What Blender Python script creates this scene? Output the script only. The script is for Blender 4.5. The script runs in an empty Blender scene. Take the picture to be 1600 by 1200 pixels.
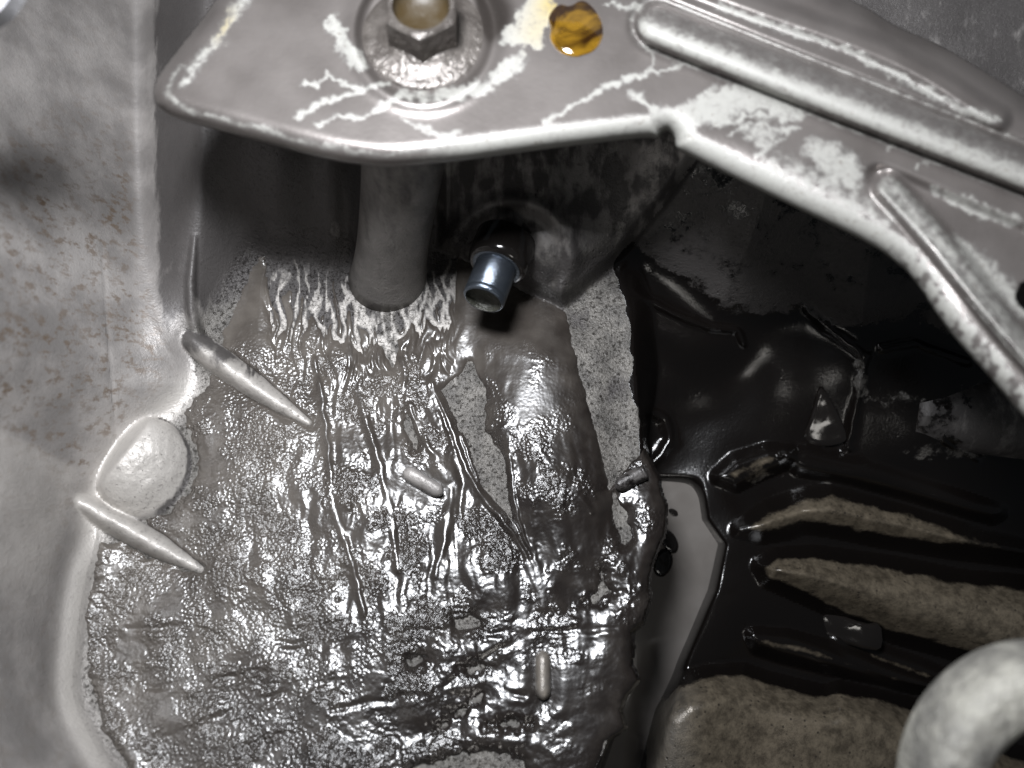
import bpy, math, random
import numpy as np
from mathutils import Vector, Matrix

# ------------------------------------------------------------------ set-up
S = 0.018                 # metres per working unit (about 18 cm per ten units)
H = 13.0                  # camera height over the middle of the casting floor, in units
sc = bpy.context.scene
COL = sc.collection
rng = np.random.default_rng(7)
random.seed(7)

cam_d = bpy.data.cameras.new("camera")
cam = bpy.data.objects.new("camera", cam_d)
COL.objects.link(cam)
cam.location = (0, 0, H * S)
cam_d.sensor_width = 36.0
cam_d.lens = 36.0 * H / 16.0
cam_d.clip_start = 0.002
cam_d.clip_end = 20.0
cam_d.dof.use_dof = True
cam_d.dof.focus_distance = (H + 0.1) * S
cam_d.dof.aperture_fstop = 0.17 / S
sc.camera = cam

w = bpy.data.worlds.new("World")
sc.world = w
w.use_nodes = True
w.node_tree.nodes["Background"].inputs[0].default_value = (0.80, 0.90, 1.0, 1)
w.node_tree.nodes["Background"].inputs[1].default_value = 0.045


def lamp(name, loc, target, size, radiance, color):
    d = bpy.data.lights.new(name, 'AREA')
    d.shape = 'RECTANGLE'
    d.size, d.size_y = size[0] * S, size[1] * S
    d.energy = radiance * math.pi * size[0] * size[1] * S * S
    d.color = color
    o = bpy.data.objects.new(name, d)
    COL.objects.link(o)
    o.location = Vector(loc) * S
    o.rotation_euler = (Vector(target) - Vector(loc)).to_track_quat('-Z', 'Y').to_euler()
    return o


lamp("key_lamp", (-1.8, 6.0, 13.0), (-0.5, -0.8, 0), (2.8, 2.8), 200.0, (0.94, 0.96, 1.0))
lamp("fill_lamp", (2.5, -9.0, 10.0), (1.0, 0.0, 1), (2.4, 2.4), 8.0, (1.0, 0.96, 0.90))

sc.view_settings.view_transform = 'Standard'
sc.view_settings.look = 'None'
sc.view_settings.exposure = 0.14
sc.view_settings.gamma = 1.0
sc.view_settings.use_curve_mapping = False
sc.cycles.max_bounces = 6

# ------------------------------------------------------------------ numeric helpers
_perm = rng.permutation(512)
_perm = np.concatenate([_perm, _perm, _perm])
_ang = rng.random(512) * 2 * np.pi
_gx, _gy = np.cos(_ang), np.sin(_ang)


def noise(x, y, seed=0):
    """2-D gradient noise, about -0.7..0.7"""
    x = x + seed * 17.31
    y = y - seed * 9.77
    xi = np.floor(x).astype(np.int64)
    yi = np.floor(y).astype(np.int64)
    xf, yf = x - xi, y - yi
    u = xf * xf * xf * (xf * (xf * 6 - 15) + 10)
    v = yf * yf * yf * (yf * (yf * 6 - 15) + 10)

    def g(ix, iy, fx, fy):
        h = _perm[(_perm[ix & 511] + iy) & 511]
        return _gx[h] * fx + _gy[h] * fy
    a = g(xi, yi, xf, yf)
    b = g(xi + 1, yi, xf - 1, yf)
    c = g(xi, yi + 1, xf, yf - 1)
    d = g(xi + 1, yi + 1, xf - 1, yf - 1)
    return (a + (b - a) * u) * (1 - v) + (c + (d - c) * u) * v


def fbm(x, y, octaves=4, seed=0, gain=0.5):
    r, a = 0, 1.0
    for k in range(octaves):
        r = r + a * noise(x * 2 ** k, y * 2 ** k, seed + k * 3)
        a *= gain
    return r


def sstep(a, b, x):
    t = np.clip((x - a) / (b - a), 0, 1)
    return t * t * (3 - 2 * t)


def seg_dist(U, V, pts):
    """distance in px to an open polyline, and the run along it"""
    best = np.full(U.shape, 1e9)
    run = np.zeros(U.shape)
    acc = 0.0
    for (x0, y0), (x1, y1) in zip(pts[:-1], pts[1:]):
        dx, dy = x1 - x0, y1 - y0
        L2 = dx * dx + dy * dy
        t = np.clip(((U - x0) * dx + (V - y0) * dy) / L2, 0, 1)
        d = np.hypot(U - x0 - t * dx, V - y0 - t * dy)
        m = d < best
        best = np.where(m, d, best)
        run = np.where(m, acc + t * math.sqrt(L2), run)
        acc += math.sqrt(L2)
    return best, run / acc


def poly_sd(U, V, pts):
    """signed distance, positive inside"""
    d, _ = seg_dist(U, V, list(pts) + [pts[0]])
    inside = np.zeros(U.shape, bool)
    n = len(pts)
    for i in range(n):
        x0, y0 = pts[i]
        x1, y1 = pts[(i + 1) % n]
        if y0 == y1:
            continue
        c = ((y0 > V) != (y1 > V)) & (U < (x1 - x0) * (V - y0) / (y1 - y0) + x0)
        inside ^= c
    return np.where(inside, d, -d)


def smooth_poly(pts, n=3, closed=True):
    p = [tuple(q) for q in pts]
    for _ in range(n):
        q = []
        m = len(p) if closed else len(p) - 1
        if not closed:
            q.append(p[0])
        for i in range(m):
            a, b = p[i], p[(i + 1) % len(p)]
            q.append((a[0] * .75 + b[0] * .25, a[1] * .75 + b[1] * .25))
            q.append((a[0] * .25 + b[0] * .75, a[1] * .25 + b[1] * .75))
        if not closed:
            q.append(p[-1])
        p = q
    return p


def interp_v(V, pts):
    p = sorted(pts, key=lambda q: q[1])
    return np.interp(V, [q[1] for q in p], [q[0] for q in p])


def P(u, v, z):
    """place on the picture (photo px) at height z -> metres in the world"""
    k = (H - z) / H / 100.0
    return ((u - 800.0) * k * S, (600.0 - v) * k * S, z * S)


# ------------------------------------------------------------------ object helpers
def tag(o, label=None, cat=None, group=None, kind=None):
    if label:
        o['label'] = label
    if cat:
        o['category'] = cat
    if group:
        o['group'] = group
    if kind:
        o['kind'] = kind
    return o


def empty(name, loc, label, cat, group=None):
    o = bpy.data.objects.new(name, None)
    COL.objects.link(o)
    o.location = loc
    o.empty_display_size = 0.01
    return tag(o, label, cat, group)


def mesh_obj(name, verts, faces, mat, parent=None, attrs=None, smooth=True):
    """verts in world metres; made relative to the parent's place"""
    verts = np.asarray(verts, dtype=np.float32)
    me = bpy.data.meshes.new(name)
    if isinstance(faces, np.ndarray):
        nv, nf, k = len(verts), len(faces), faces.shape[1]
        off = np.zeros(3, np.float32)
        if parent is not None:
            off = np.array(parent.matrix_world.translation if parent.matrix_world.translation.length else parent.location, np.float32)
        me.vertices.add(nv)
        me.vertices.foreach_set('co', (verts - off).ravel())
        me.loops.add(nf * k)
        me.loops.foreach_set('vertex_index', faces.astype(np.int32).ravel())
        me.polygons.add(nf)
        me.polygons.foreach_set('loop_start', np.arange(0, nf * k, k, dtype=np.int32))
        me.polygons.foreach_set('loop_total', np.full(nf, k, np.int32))
        me.update(calc_edges=True)
        me.validate()
    else:
        off = np.array(parent.location, np.float32) if parent is not None else np.zeros(3, np.float32)
        me.from_pydata([tuple(map(float, q)) for q in (verts - off)], [], faces)
        me.update()
    if attrs:
        for k_, a in attrs.items():
            at = me.attributes.new(k_, 'FLOAT', 'POINT')
            at.data.foreach_set('value', np.asarray(a, np.float32).ravel())
    if smooth:
        me.polygons.foreach_set('use_smooth', np.ones(len(me.polygons), bool))
    me.materials.append(mat)
    o = bpy.data.objects.new(name, me)
    COL.objects.link(o)
    if parent is not None:
        o.parent = parent
    return o


def grid_faces(nr, nc):
    i = np.arange(nr * nc).reshape(nr, nc)
    # rows go down the picture, so this order faces the camera
    return np.stack([i[:-1, :-1], i[1:, :-1], i[1:, 1:], i[:-1, 1:]], -1).reshape(-1, 4)


def sub_mesh(X, Y, Z, keep_faces, attrs):
    """pull the kept quads of a grid out as verts, faces, attrs"""
    nr, nc = X.shape
    F = grid_faces(nr, nc)[keep_faces.ravel()]
    used, inv = np.unique(F, return_inverse=True)
    verts = np.stack([X.ravel()[used], Y.ravel()[used], Z.ravel()[used]], 1)
    return verts, inv.reshape(F.shape), {k: a.ravel()[used] for k, a in attrs.items()}


# ------------------------------------------------------------------ node helpers
class NT:
    def __init__(self, name):
        self.m = bpy.data.materials.new(name)
        self.m.use_nodes = True
        self.t = self.m.node_tree
        self.b = self.t.nodes["Principled BSDF"]
        tc = self.t.nodes.new('ShaderNodeTexCoord')
        mp = self.t.nodes.new('ShaderNodeMapping')
        mp.inputs['Scale'].default_value = (1 / S, 1 / S, 1 / S)
        self.t.links.new(tc.outputs['Object'], mp.inputs['Vector'])
        self.co = mp.outputs['Vector']

    def _in(self, sock, v):
        if isinstance(v, (int, float)):
            sock.default_value = v
        elif isinstance(v, tuple):
            sock.default_value = v if len(v) == 4 or sock.type == 'VECTOR' else (*v, 1)
        else:
            self.t.links.new(v, sock)

    def scaled(self, sx, sy, sz):
        n = self.t.nodes.new('ShaderNodeMapping')
        n.inputs['Scale'].default_value = (sx, sy, sz)
        self.t.links.new(self.co, n.inputs['Vector'])
        return n.outputs['Vector']

    def noise(self, scale, detail=4, rough=0.55, vec=None, dist=0.0):
        n = self.t.nodes.new('ShaderNodeTexNoise')
        n.inputs['Scale'].default_value = scale
        n.inputs['Detail'].default_value = detail
        n.inputs['Roughness'].default_value = rough
        n.inputs['Distortion'].default_value = dist
        self.t.links.new(vec or self.co, n.inputs['Vector'])
        return n.outputs['Fac']

    def voro(self, scale, feature='F1', vec=None):
        n = self.t.nodes.new('ShaderNodeTexVoronoi')
        n.feature = feature
        n.inputs['Scale'].default_value = scale
        self.t.links.new(vec or self.co, n.inputs['Vector'])
        return n.outputs['Distance']

    def attr(self, name):
        n = self.t.nodes.new('ShaderNodeAttribute')
        n.attribute_name = name
        return n.outputs['Fac']

    def math(self, op, a, b=0.0, c=None):
        n = self.t.nodes.new('ShaderNodeMath')
        n.operation = op
        self._in(n.inputs[0], a)
        self._in(n.inputs[1], b)
        if c is not None:
            self._in(n.inputs[2], c)
        return n.outputs[0]

    def ramp(self, x, a, b, lo=0.0, hi=1.0):
        n = self.t.nodes.new('ShaderNodeMapRange')
        n.interpolation_type = 'SMOOTHSTEP'
        self._in(n.inputs[0], x)
        for k, q in zip((1, 2, 3, 4), (a, b, lo, hi)):
            n.inputs[k].default_value = q
        return n.outputs[0]

    def mix(self, f, a, b):
        n = self.t.nodes.new('ShaderNodeMix')
        n.data_type = 'RGBA'
        self._in(n.inputs[0], f)
        self._in(n.inputs[6], a)
        self._in(n.inputs[7], b)
        return n.outputs[2]

    def mixf(self, f, a, b):
        n = self.t.nodes.new('ShaderNodeMix')
        n.data_type = 'FLOAT'
        self._in(n.inputs[0], f)
        self._in(n.inputs[2], a)
        self._in(n.inputs[3], b)
        return n.outputs[0]

    def bump(self, h, dist, strength=1.0, normal=None):
        n = self.t.nodes.new('ShaderNodeBump')
        n.inputs['Distance'].default_value = dist * S
        self._in(n.inputs['Strength'], strength)
        self._in(n.inputs['Height'], h)
        if normal:
            self.t.links.new(normal, n.inputs['Normal'])
        return n.outputs['Normal']

    def set(self, **kw):
        names = dict(color='Base Color', rough='Roughness', metal='Metallic', normal='Normal', spec='Specular IOR Level',
                     coat='Coat Weight', coat_rough='Coat Roughness', trans='Transmission Weight', ior='IOR', coat_normal='Coat Normal')
        for k, v in kw.items():
            self._in(self.b.inputs[names[k]], v)
        return self.m


def mat_cast(name, light=(0.290, 0.273, 0.260), dark=(0.165, 0.155, 0.148)):
    """rough cast aluminium; attributes: oil (black wet oil), grime (dry dark soiling plus painted-in shade), rust (brown specks), pit,
    pale (clean skin), stain (oil-stained floor), tan (baked-on varnish)"""
    n = NT(name)
    big = n.noise(0.9, 5, 0.6)
    fine = n.noise(14, 4, 0.6)
    col = n.mix(n.ramp(big, 0.35, 0.68), dark, light)
    col = n.mix(n.math('MULTIPLY', n.attr('pale'), 0.75), col, (0.40, 0.378, 0.35))
    col = n.mix(n.attr('stain'), col, n.mix(n.ramp(n.noise(3, 5, .6), .35, .7), (0.060, 0.056, 0.051), (0.125, 0.117, 0.106)))
    col = n.mix(n.attr('tan'), col, n.mix(n.ramp(n.noise(5, 8, .74), .32, .68), (0.040, 0.033, 0.024), (0.120, 0.100, 0.073)))
    col = n.mix(n.ramp(fine, 0.55, 0.75, 0, 0.35), col, n.mix(n.attr('tan'), (0.15, 0.14, 0.135), (0.03, 0.025, 0.02)))
    # brown specks
    rs = n.noise(6.0, 4, 0.68, n.scaled(.8, 1.25, .8))
    rm = n.math('MULTIPLY', n.ramp(rs, 0.49, 0.64), n.attr('rust'))
    col = n.mix(n.math('MULTIPLY', rm, 0.85), col, (0.105, 0.070, 0.042))
    # dry soiling and painted-in shade, streaked along the draft of the wall
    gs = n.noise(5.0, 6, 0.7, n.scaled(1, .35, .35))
    gm = n.ramp(n.math('ADD', n.math('MULTIPLY', gs, 0.9), n.attr('grime_shade')), 0.80, 1.12)
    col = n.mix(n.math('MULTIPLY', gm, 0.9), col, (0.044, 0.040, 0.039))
    # pits
    pm = n.math('MULTIPLY', n.ramp(n.noise(19, 6, 0.8), 0.53, 0.70), n.attr('pit'))
    col = n.mix(pm, col, (0.025, 0.02, 0.016))
    vs = n.ramp(n.voro(8.5, 'F1', None), 0.10, 0.24, 1.0, 0.0)
    vs = n.math('MULTIPLY', n.math('MULTIPLY', vs, n.ramp(n.noise(3.5, 3), 0.42, 0.6)), n.math('MULTIPLY', n.attr('stain'), 0.85))
    col = n.mix(vs, col, (0.020, 0.017, 0.014))
    # wet black oil
    os_ = n.noise(2.6, 7, 0.72)
    om = n.ramp(n.math('ADD', n.math('MULTIPLY', n.math('SUBTRACT', os_, 0.5), n.mixf(n.attr('tan'), 1.1, 0.55)), n.attr('oil')), 0.42, 0.62)
    col = n.mix(om, col, (0.0036, 0.0029, 0.0026))
    rough = n.mixf(om, n.mixf(gm, n.mixf(n.attr('tan'), 0.42, 0.30), 0.5), 0.17)
    hb = n.math('ADD', n.math('MULTIPLY', n.noise(9, 6, 0.7), 0.5), n.math('MULTIPLY', n.noise(28, 3, 0.6), 0.35))
    hb = n.math('ADD', hb, n.math('MULTIPLY', om, 0.25))
    hb = n.math('SUBTRACT', hb, n.math('MULTIPLY', n.math('ADD', pm, vs), 0.4))
    return n.set(color=col, rough=rough, metal=n.mixf(om, 0.25, 0.0), normal=n.bump(hb, 0.055, n.mixf(om, n.mixf(n.attr('tan'), n.mixf(n.attr('stain'), 0.40, 0.95), 0.16), 0.14)), spec=n.mixf(om, 0.5, 0.45))


def mat_sludge():
    n = NT('oil_sludge')
    big = n.noise(1.3, 5, 0.6)
    col = n.mix(n.ramp(big, 0.35, 0.7), (0.042, 0.036, 0.031), (0.078, 0.069, 0.060))
    col = n.mix(n.attr('dark'), col, (0.010, 0.008, 0.007))
    fine = n.noise(28, 3, 0.6)
    v = n.voro(18)
    h = n.math('ADD', n.math('MULTIPLY', fine, 0.5), n.math('MULTIPLY', n.ramp(v, 0.0, 0.75, 1.0, 0.0), 0.5))
    return n.set(color=col, rough=0.24, spec=0.65, normal=n.bump(h, 0.030, n.attr('pebble')))


def mat_plain(name, color, rough, metal=0.0, bump=0.02, scale=20, color2=None, spec=0.5, cscale=3.0):
    n = NT(name)
    c2 = color2 or tuple(q * 0.6 for q in color)
    col = n.mix(n.ramp(n.noise(cscale, 5, 0.65), 0.35, 0.7), c2, color)
    return n.set(color=col, rough=rough, metal=metal, spec=spec, normal=n.bump(n.noise(scale, 4, 0.6), bump))


def mat_bracket():
    """grey zinc-coated pressed steel with white dried crusts plus a painted lip highlight (attribute chalk) and oily wet patches"""
    n = NT('stamped_steel')
    col = n.mix(n.ramp(n.noise(1.1, 4, 0.5), 0.3, 0.7), (0.105, 0.094, 0.088), (0.148, 0.134, 0.126))
    s = n.noise(9, 9, 0.78, None, 0.9)
    white_rough = 0.6
    cm = n.ramp(n.math('ADD', n.attr('chalk_sheen'), n.math('MULTIPLY', n.math('SUBTRACT', s, 0.5), 2.3)), 0.28, 1.05)
    white = n.mix(n.attr('yellow'), (0.225, 0.222, 0.205), (0.26, 0.20, 0.065))
    speck = n.ramp(n.noise(13, 4, 0.7), 0.60, 0.68)
    white = n.mix(n.math('MULTIPLY', speck, 0.7), white, (0.10, 0.085, 0.07))
    c2 = n.math('MULTIPLY', n.ramp(n.math('ADD', n.attr('chalk_sheen'), n.math('MULTIPLY', n.math('SUBTRACT', n.noise(26, 5, 0.75), 0.5), 1.6)), 0.12, 0.6), 0.38)
    col = n.mix(n.attr('wet'), col, (0.030, 0.025, 0.022))
    col = n.mix(c2, col, (0.22, 0.217, 0.205))
    col = n.mix(cm, col, white)
    h = n.math('ADD', n.math('MULTIPLY', n.noise(17, 4, 0.6), 0.4), n.math('MULTIPLY', cm, 0.35))
    return n.set(color=col, rough=n.mixf(cm, 0.33, white_rough), metal=n.mixf(cm, 0.50, 0.1), normal=n.bump(h, 0.022, 0.30))


M_cast = mat_cast('cast_aluminium')
M_sludge = mat_sludge()
M_bracket = mat_bracket()

# ------------------------------------------------------------------ shape of the casting (photo px -> height)
EDGE_L = [(238, -600), (238, 0), (238, 200), (244, 330), (262, 450), (288, 540), (302, 585), (298, 615), (262, 650), (215, 690), (178, 740), (150, 790), (152, 840),
          (128, 920), (118, 1010), (110, 1090), (150, 1170), (190, 1230), (240, 1330), (300, 1600)]
EDGE_L = smooth_poly(EDGE_L, 2, closed=False)
EDGE_B = [(200, 600), (285, 585), (330, 530), (370, 455), (405, 410), (470, 420), (540, 430), (650, 430), (700, 392), (745, 412), (810, 445), (878, 474), (905, 452),
          (962, 415), (1010, 430), (1110, 512), (1160, 520), (1260, 520), (1340, 552), (1400, 545), (1440, 540), (1500, 572), (1640, 640), (2000, 700)]
EDGE_R = [(965, 300), (970, 420), (985, 480), (992, 560), (1000, 650), (1012, 745), (1004, 800), (988, 870), (992, 960), (982, 1030), (972, 1090),
          (955, 1150), (935, 1210), (900, 1500)]
EDGE_G = [(1062, 640), (1058, 700), (1066, 750), (1076, 812), (1104, 850), (1090, 922), (1045, 1030), (1012, 1130), (990, 1210), (960, 1500)]


def roots(U, V):
    """branching run-off pattern under the post: 0 along the light threads"""
    return np.abs(fbm(U / 20 + 1.0 * noise(U / 36, V / 50, 24), V / 88, 3, 23))


def zfloor(V):
    return 0.0032 * (V - 600)


CTRL = [(1010, 450, -.7), (1060, 485, -.9), (1120, 520, -1.0), (1005, 600, -1.5), (1060, 650, -2.0), (1030, 740, -1.8), (1150, 600, -1.9),
        (1250, 560, -1.2), (1250, 640, -1.5), (1335, 560, -.9), (1345, 640, -1.3), (1300, 690, -1.75), (1500, 640, -.9), (1430, 600, -1.0), (1540, 700, -1.6),
        (1200, 750, -1.8), (1400, 800, -1.9), (1600, 850, -1.9), (1150, 850, -1.25), (1125, 950, -1.1), (1200, 1050, -1.5), (1400, 1000, -1.9),
        (1060, 1110, -1.0), (1300, 1150, -1.4), (1600, 1100, -1.9), (1100, 780, -1.5), (1500, 1200, -1.6), (1800, 900, -1.8), (1700, 1300, -1.6), (1200, 1350, -1.2)]


DOME = [(228 + 76 * math.cos(a * math.pi / 20), 734 + 80 * math.sin(a * math.pi / 20)) for a in range(40)]
RIB_UP = ([(300, 532), (334, 558), (380, 591), (436, 630), (482, 660)], [19, 21, 19, 13, 4], [.42, .40, .31, .18, .02])
RIB_LOW = ([(64, 748), (130, 788), (190, 822), (250, 855), (312, 889)], [22, 22, 21, 18, 6], [.74, .58, .44, .30, .04])
TAN = [[(1125, 745), (1150, 722), (1200, 706), (1232, 708), (1222, 722), (1185, 738), (1150, 755)],
       [(1232, 714), (1260, 708), (1340, 728), (1455, 766), (1560, 800), (1550, 806), (1440, 776), (1340, 746), (1250, 730)],
       [(1155, 828), (1200, 795), (1260, 775), (1300, 768), (1345, 780), (1420, 798), (1520, 832), (1760, 890), (1760, 925), (1600, 872), (1480, 858), (1380, 842), (1290, 824), (1255, 820), (1230, 830), (1190, 836)],
       [(1188, 884), (1215, 870), (1270, 866), (1400, 884), (1500, 904), (1760, 928), (1760, 1070), (1560, 1040), (1480, 1014), (1400, 992), (1340, 970), (1270, 936), (1200, 906)],
       [(1178, 994), (1230, 997), (1290, 1014), (1390, 1051), (1450, 1072), (1400, 1066), (1310, 1042), (1220, 1020), (1185, 1008)],
       [(1312, 1000), (1370, 1018), (1440, 1043), (1500, 1070), (1440, 1062), (1360, 1032)],
       [(1016, 1104), (1060, 1068), (1110, 1052), (1160, 1050), (1200, 1064), (1290, 1086), (1312, 1078), (1380, 1090), (1440, 1110), (1520, 1150), (1760, 1250), (1760, 1520), (960, 1520), (996, 1200)]]
TAN_H = [.26, .24, .58, .80, .30, .16, .95]
SEAMS = [([(948, 432), (985, 455), (1030, 478), (1070, 498), (1110, 513), (1150, 516), (1164, 536)], 6, .10),
         ([(1262, 485), (1290, 510), (1330, 540), (1352, 556), (1345, 600), (1334, 650), (1326, 700)], 7, .10),
         ([(1380, 546), (1430, 536), (1470, 552), (1510, 566)], 7, .10),
         ([(1476, 670), (1476, 688), (1500, 702), (1528, 716)], 6, .09),
         ([(1008, 560), (1004, 610), (1012, 640), (1040, 655), (1048, 690), (1020, 725)], 9, .12)]


def bar(U, V, spec):
    """tapering bar: height over the surface and how far inside its foot (px)"""
    pts, hw, hh = spec
    d, run = seg_dist(U, V, pts)
    t = np.linspace(0, 1, len(pts))
    w_ = np.interp(run, t, hw)
    return np.interp(run, t, hh) * (np.clip(1 - (d / (w_ * 0.95 + 1)) ** 2, 0, 1) ** 0.75 * 0.8 + 0.2 * np.exp(-(d / (w_ + 2)) ** 2)), w_ - d


def blur(a, k):
    ker = np.exp(-np.linspace(-2.2, 2.2, 2 * k + 1) ** 2)
    ker /= ker.sum()
    p = np.pad(a, k, mode='edge')
    p = np.apply_along_axis(lambda r_: np.convolve(r_, ker, 'valid'), 0, p)
    return np.apply_along_axis(lambda r_: np.convolve(r_, ker, 'valid'), 1, p)


_lu, _lv = np.arange(-420, 700, 8.0), np.arange(-360, 1560, 8.0)
_LU, _LV = np.meshgrid(_lu, _lv)
_d, _ = seg_dist(_LU, _LV, EDGE_L)
_s = np.where(_LU < interp_v(_LV, EDGE_L), _d, -_d)
_sb = blur(_s, 28)
_s = _s + (_sb - _s) * sstep(8, 110, np.abs(_s))


def wall_dist(U, V):
    """distance into the side wall (px), with its inner corner softened"""
    x = np.clip((U - _lu[0]) / 8.0, 0, len(_lu) - 1.001)
    y = np.clip((V - _lv[0]) / 8.0, 0, len(_lv) - 1.001)
    i, j = x.astype(int), y.astype(int)
    f, g = x - i, y - j
    return (_s[j, i] * (1 - f) + _s[j, i + 1] * f) * (1 - g) + (_s[j + 1, i] * (1 - f) + _s[j + 1, i + 1] * f) * g


def height(U, V, chamber=True, feature=False):
    zf = zfloor(V)
    # floor is a shallow dish: its left and lower margins turn up into the walls
    sl = wall_dist(U, V)
    z = zf.copy()
    q = np.clip(sl + 120, 0, 120)
    z = z + 0.0036 * q * q / 240 * sstep(640, 800, V)
    # faint facets and hollows of the floor
    a = sstep(700, 760, U) * sstep(470, 560, V) * (1 - sstep(760, 930, V)) * (1 - sstep(930, 985, U))
    z += 0.22 * a * np.sin((U - 735) / 250.0 * np.pi)
    z += 0.05 * noise(U / 190, V / 240, 2)
    # right chamber
    wsum, zsum = 0, 0
    for (cu, cv, cz) in CTRL:
        ww = 1.0 / (((U - cu) ** 2 + (V - cv) ** 2) / 7000.0 + 1) ** 2.2
        wsum, zsum = wsum + ww, zsum + ww * cz
    zr = zsum / wsum
    er = interp_v(V, EDGE_R)
    eg = interp_v(V, EDGE_G)
    # gully that holds the pool
    gul = sstep(742, 788, V)
    zr = zr - gul * 1.6 * (1 - sstep(-6, 34, U - eg))
    k = sstep(-3, 9 + 30 * (1 - sstep(560, 700, V)), U - er)
    zr = zr + 0.03 * noise(U / 90, V / 60, 15)
    for pts, wd, hh in SEAMS:
        d, _ = seg_dist(U + 6 * noise(U / 20, V / 20, 16), V, pts)
        zr = zr + hh * np.exp(-(d / wd) ** 2)
    for pl_, hh in zip(TAN, TAN_H):
        d = poly_sd(U, V, pl_)
        zr = zr + hh * np.sin(np.pi / 2 * np.clip((d + 18) / (72 if hh > .3 else 26), 0, 1)) ** 1.3
    if chamber:
        z = z * (1 - k) + zr * k
    # back wall
    db, _ = seg_dist(U, V, EDGE_B)
    vb = interp_v(U, [(q[1], q[0]) for q in EDGE_B])
    db = np.where(V < vb, db, -db)
    t = np.maximum(0, db + 12)
    slope = np.where(U < 700, 0.0115, 0.0095)
    wall = slope * np.where(t < 50, t * t / 100.0, t - 25)
    # flutes in the back wall left of the post, and the swelling round the dowel
    wall += sstep(0, 60, db) * 0.28 * np.exp(-((U - 435) / 42) ** 2)
    wall += sstep(0, 60, db) * 0.20 * np.exp(-((U - 515) / 20) ** 2)
    wall += sstep(0, 50, db) * 0.35 * np.exp(-((U - 850) / 120) ** 2) * np.exp(-((V - 370) / 90) ** 2)
    ring = np.hypot((U - 800) / 1.05, (V - 405))
    wall += sstep(0, 30, db) * 0.14 * (np.exp(-((ring - 92) / 12) ** 2) - 0.6 * np.exp(-((ring - 70) / 10) ** 2))
    wall = 2.5 * np.tanh(np.maximum(wall, 0) / 2.5) + np.minimum(wall, 0)
    blk = poly_sd(U, V, [(690, 385), (745, 405), (810, 440), (882, 474), (908, 452), (965, 403), (1050, 300), (1110, 210), (1110, 100), (690, 100)])
    wall += 0.42 * sstep(-10, 16, blk)
    wall *= sstep(205, 320, U)
    z = np.where(U > 240, np.maximum(z, z + wall), z + wall)
    # side wall
    t = np.maximum(0, sl + 14)
    side = 0.0125 * np.where(t < 44, t * t / 88.0, t - 22)
    side += 0.10 * sstep(40, 160, sl) * noise(U / 170, V / 260, 5)
    side += 0.10 * np.exp(-((sl - 12) / 20) ** 2) * sstep(830, 900, V)
    # small step in the wall: faint vertical parting line, diagonal crease low down
    pl, _ = seg_dist(U, V, [(160, 380), (168, 520), (184, 720)])
    side -= 0.015 * np.exp(-(pl / 3.5) ** 2)
    cr = (V - 660) - (U / 110.0) * 60
    side += 0.05 * sstep(0, 40, cr) * sstep(20, 60, sl) * (1 - sstep(1000, 1160, V) * 0.5)
    z = z + side + bar(U, V, ([(304, 372), (298, 440), (300, 490), (316, 545)], [4, 8, 9, 12], [.05, .16, .18, .12]))[0]
    # dome and the two ribs grow out of the floor and the side wall
    rr = ((U - 226) / 78) ** 2 + ((V - 735) / 82) ** 2
    dome = zf + np.where(rr < 1, 0.50 * np.clip(1 - rr, 0, 1) ** 0.5, -2.5 * (rr - 1)) + 0.05 - 0.0055 * ((U - 226) * 0.78 + (V - 735) * 0.62) * (rr < 1.3)
    dome = dome - 0.022 * np.maximum(0, -((U - 205) * 0.78 + (V - 700) * 0.625) - 2)
    dome = dome + 0.022 * noise(U / 26, V / 26, 71) + 0.010 * noise(U / 9, V / 9, 72)

    def smax(a, b, k_):
        return 0.5 * (a + b + np.sqrt((a - b) ** 2 + k_ * k_)) - k_ * 0.5 * np.exp(-np.abs(a - b) * 0)

    ub = zf + bar(U, V, RIB_UP)[0] + np.minimum(0, bar(U, V, RIB_UP)[1]) * 0.06
    lb = zf + bar(U, V, RIB_LOW)[0] + np.minimum(0, bar(U, V, RIB_LOW)[1]) * 0.06
    rn = 0.030 * noise(U / 22, V / 22, 73) + 0.014 * noise(U / 8, V / 8, 74)
    ub, lb = ub + rn, lb + rn
    zw = z
    z = smax(zw, np.maximum(dome, np.maximum(ub, lb)), 0.11)
    if feature:
        return z, dome - zw, ub - zw, lb - zw
    return z


STEP = 3
u1 = np.arange(-330, 1931, STEP, dtype=float)
v1 = np.arange(-270, 1471, STEP, dtype=float)
U, V = np.meshgrid(u1, v1)
Z = height(U, V)

ul = interp_v(V, EDGE_L)
er = interp_v(V, EDGE_R)
vb = interp_v(U, [(q[1], q[0]) for q in EDGE_B])
sl = wall_dist(U, V)

# ------------------------------------------------------------------ masks of the casting
n1 = fbm(U / 60, V / 60, 4, 11)
n2 = fbm(U / 22, V / 70, 4, 12)
rust = sstep(10, 60, sl) * (1 - sstep(720, 900, V) * 0.55) * (0.65 + 0.6 * n1)
rust *= sstep(120, 330, V) * 0.85 + 0.15
grime_shade = 0.18 * sstep(0, 120, 200 - U) * (0.5 + n1) + 0.0 * U
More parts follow.
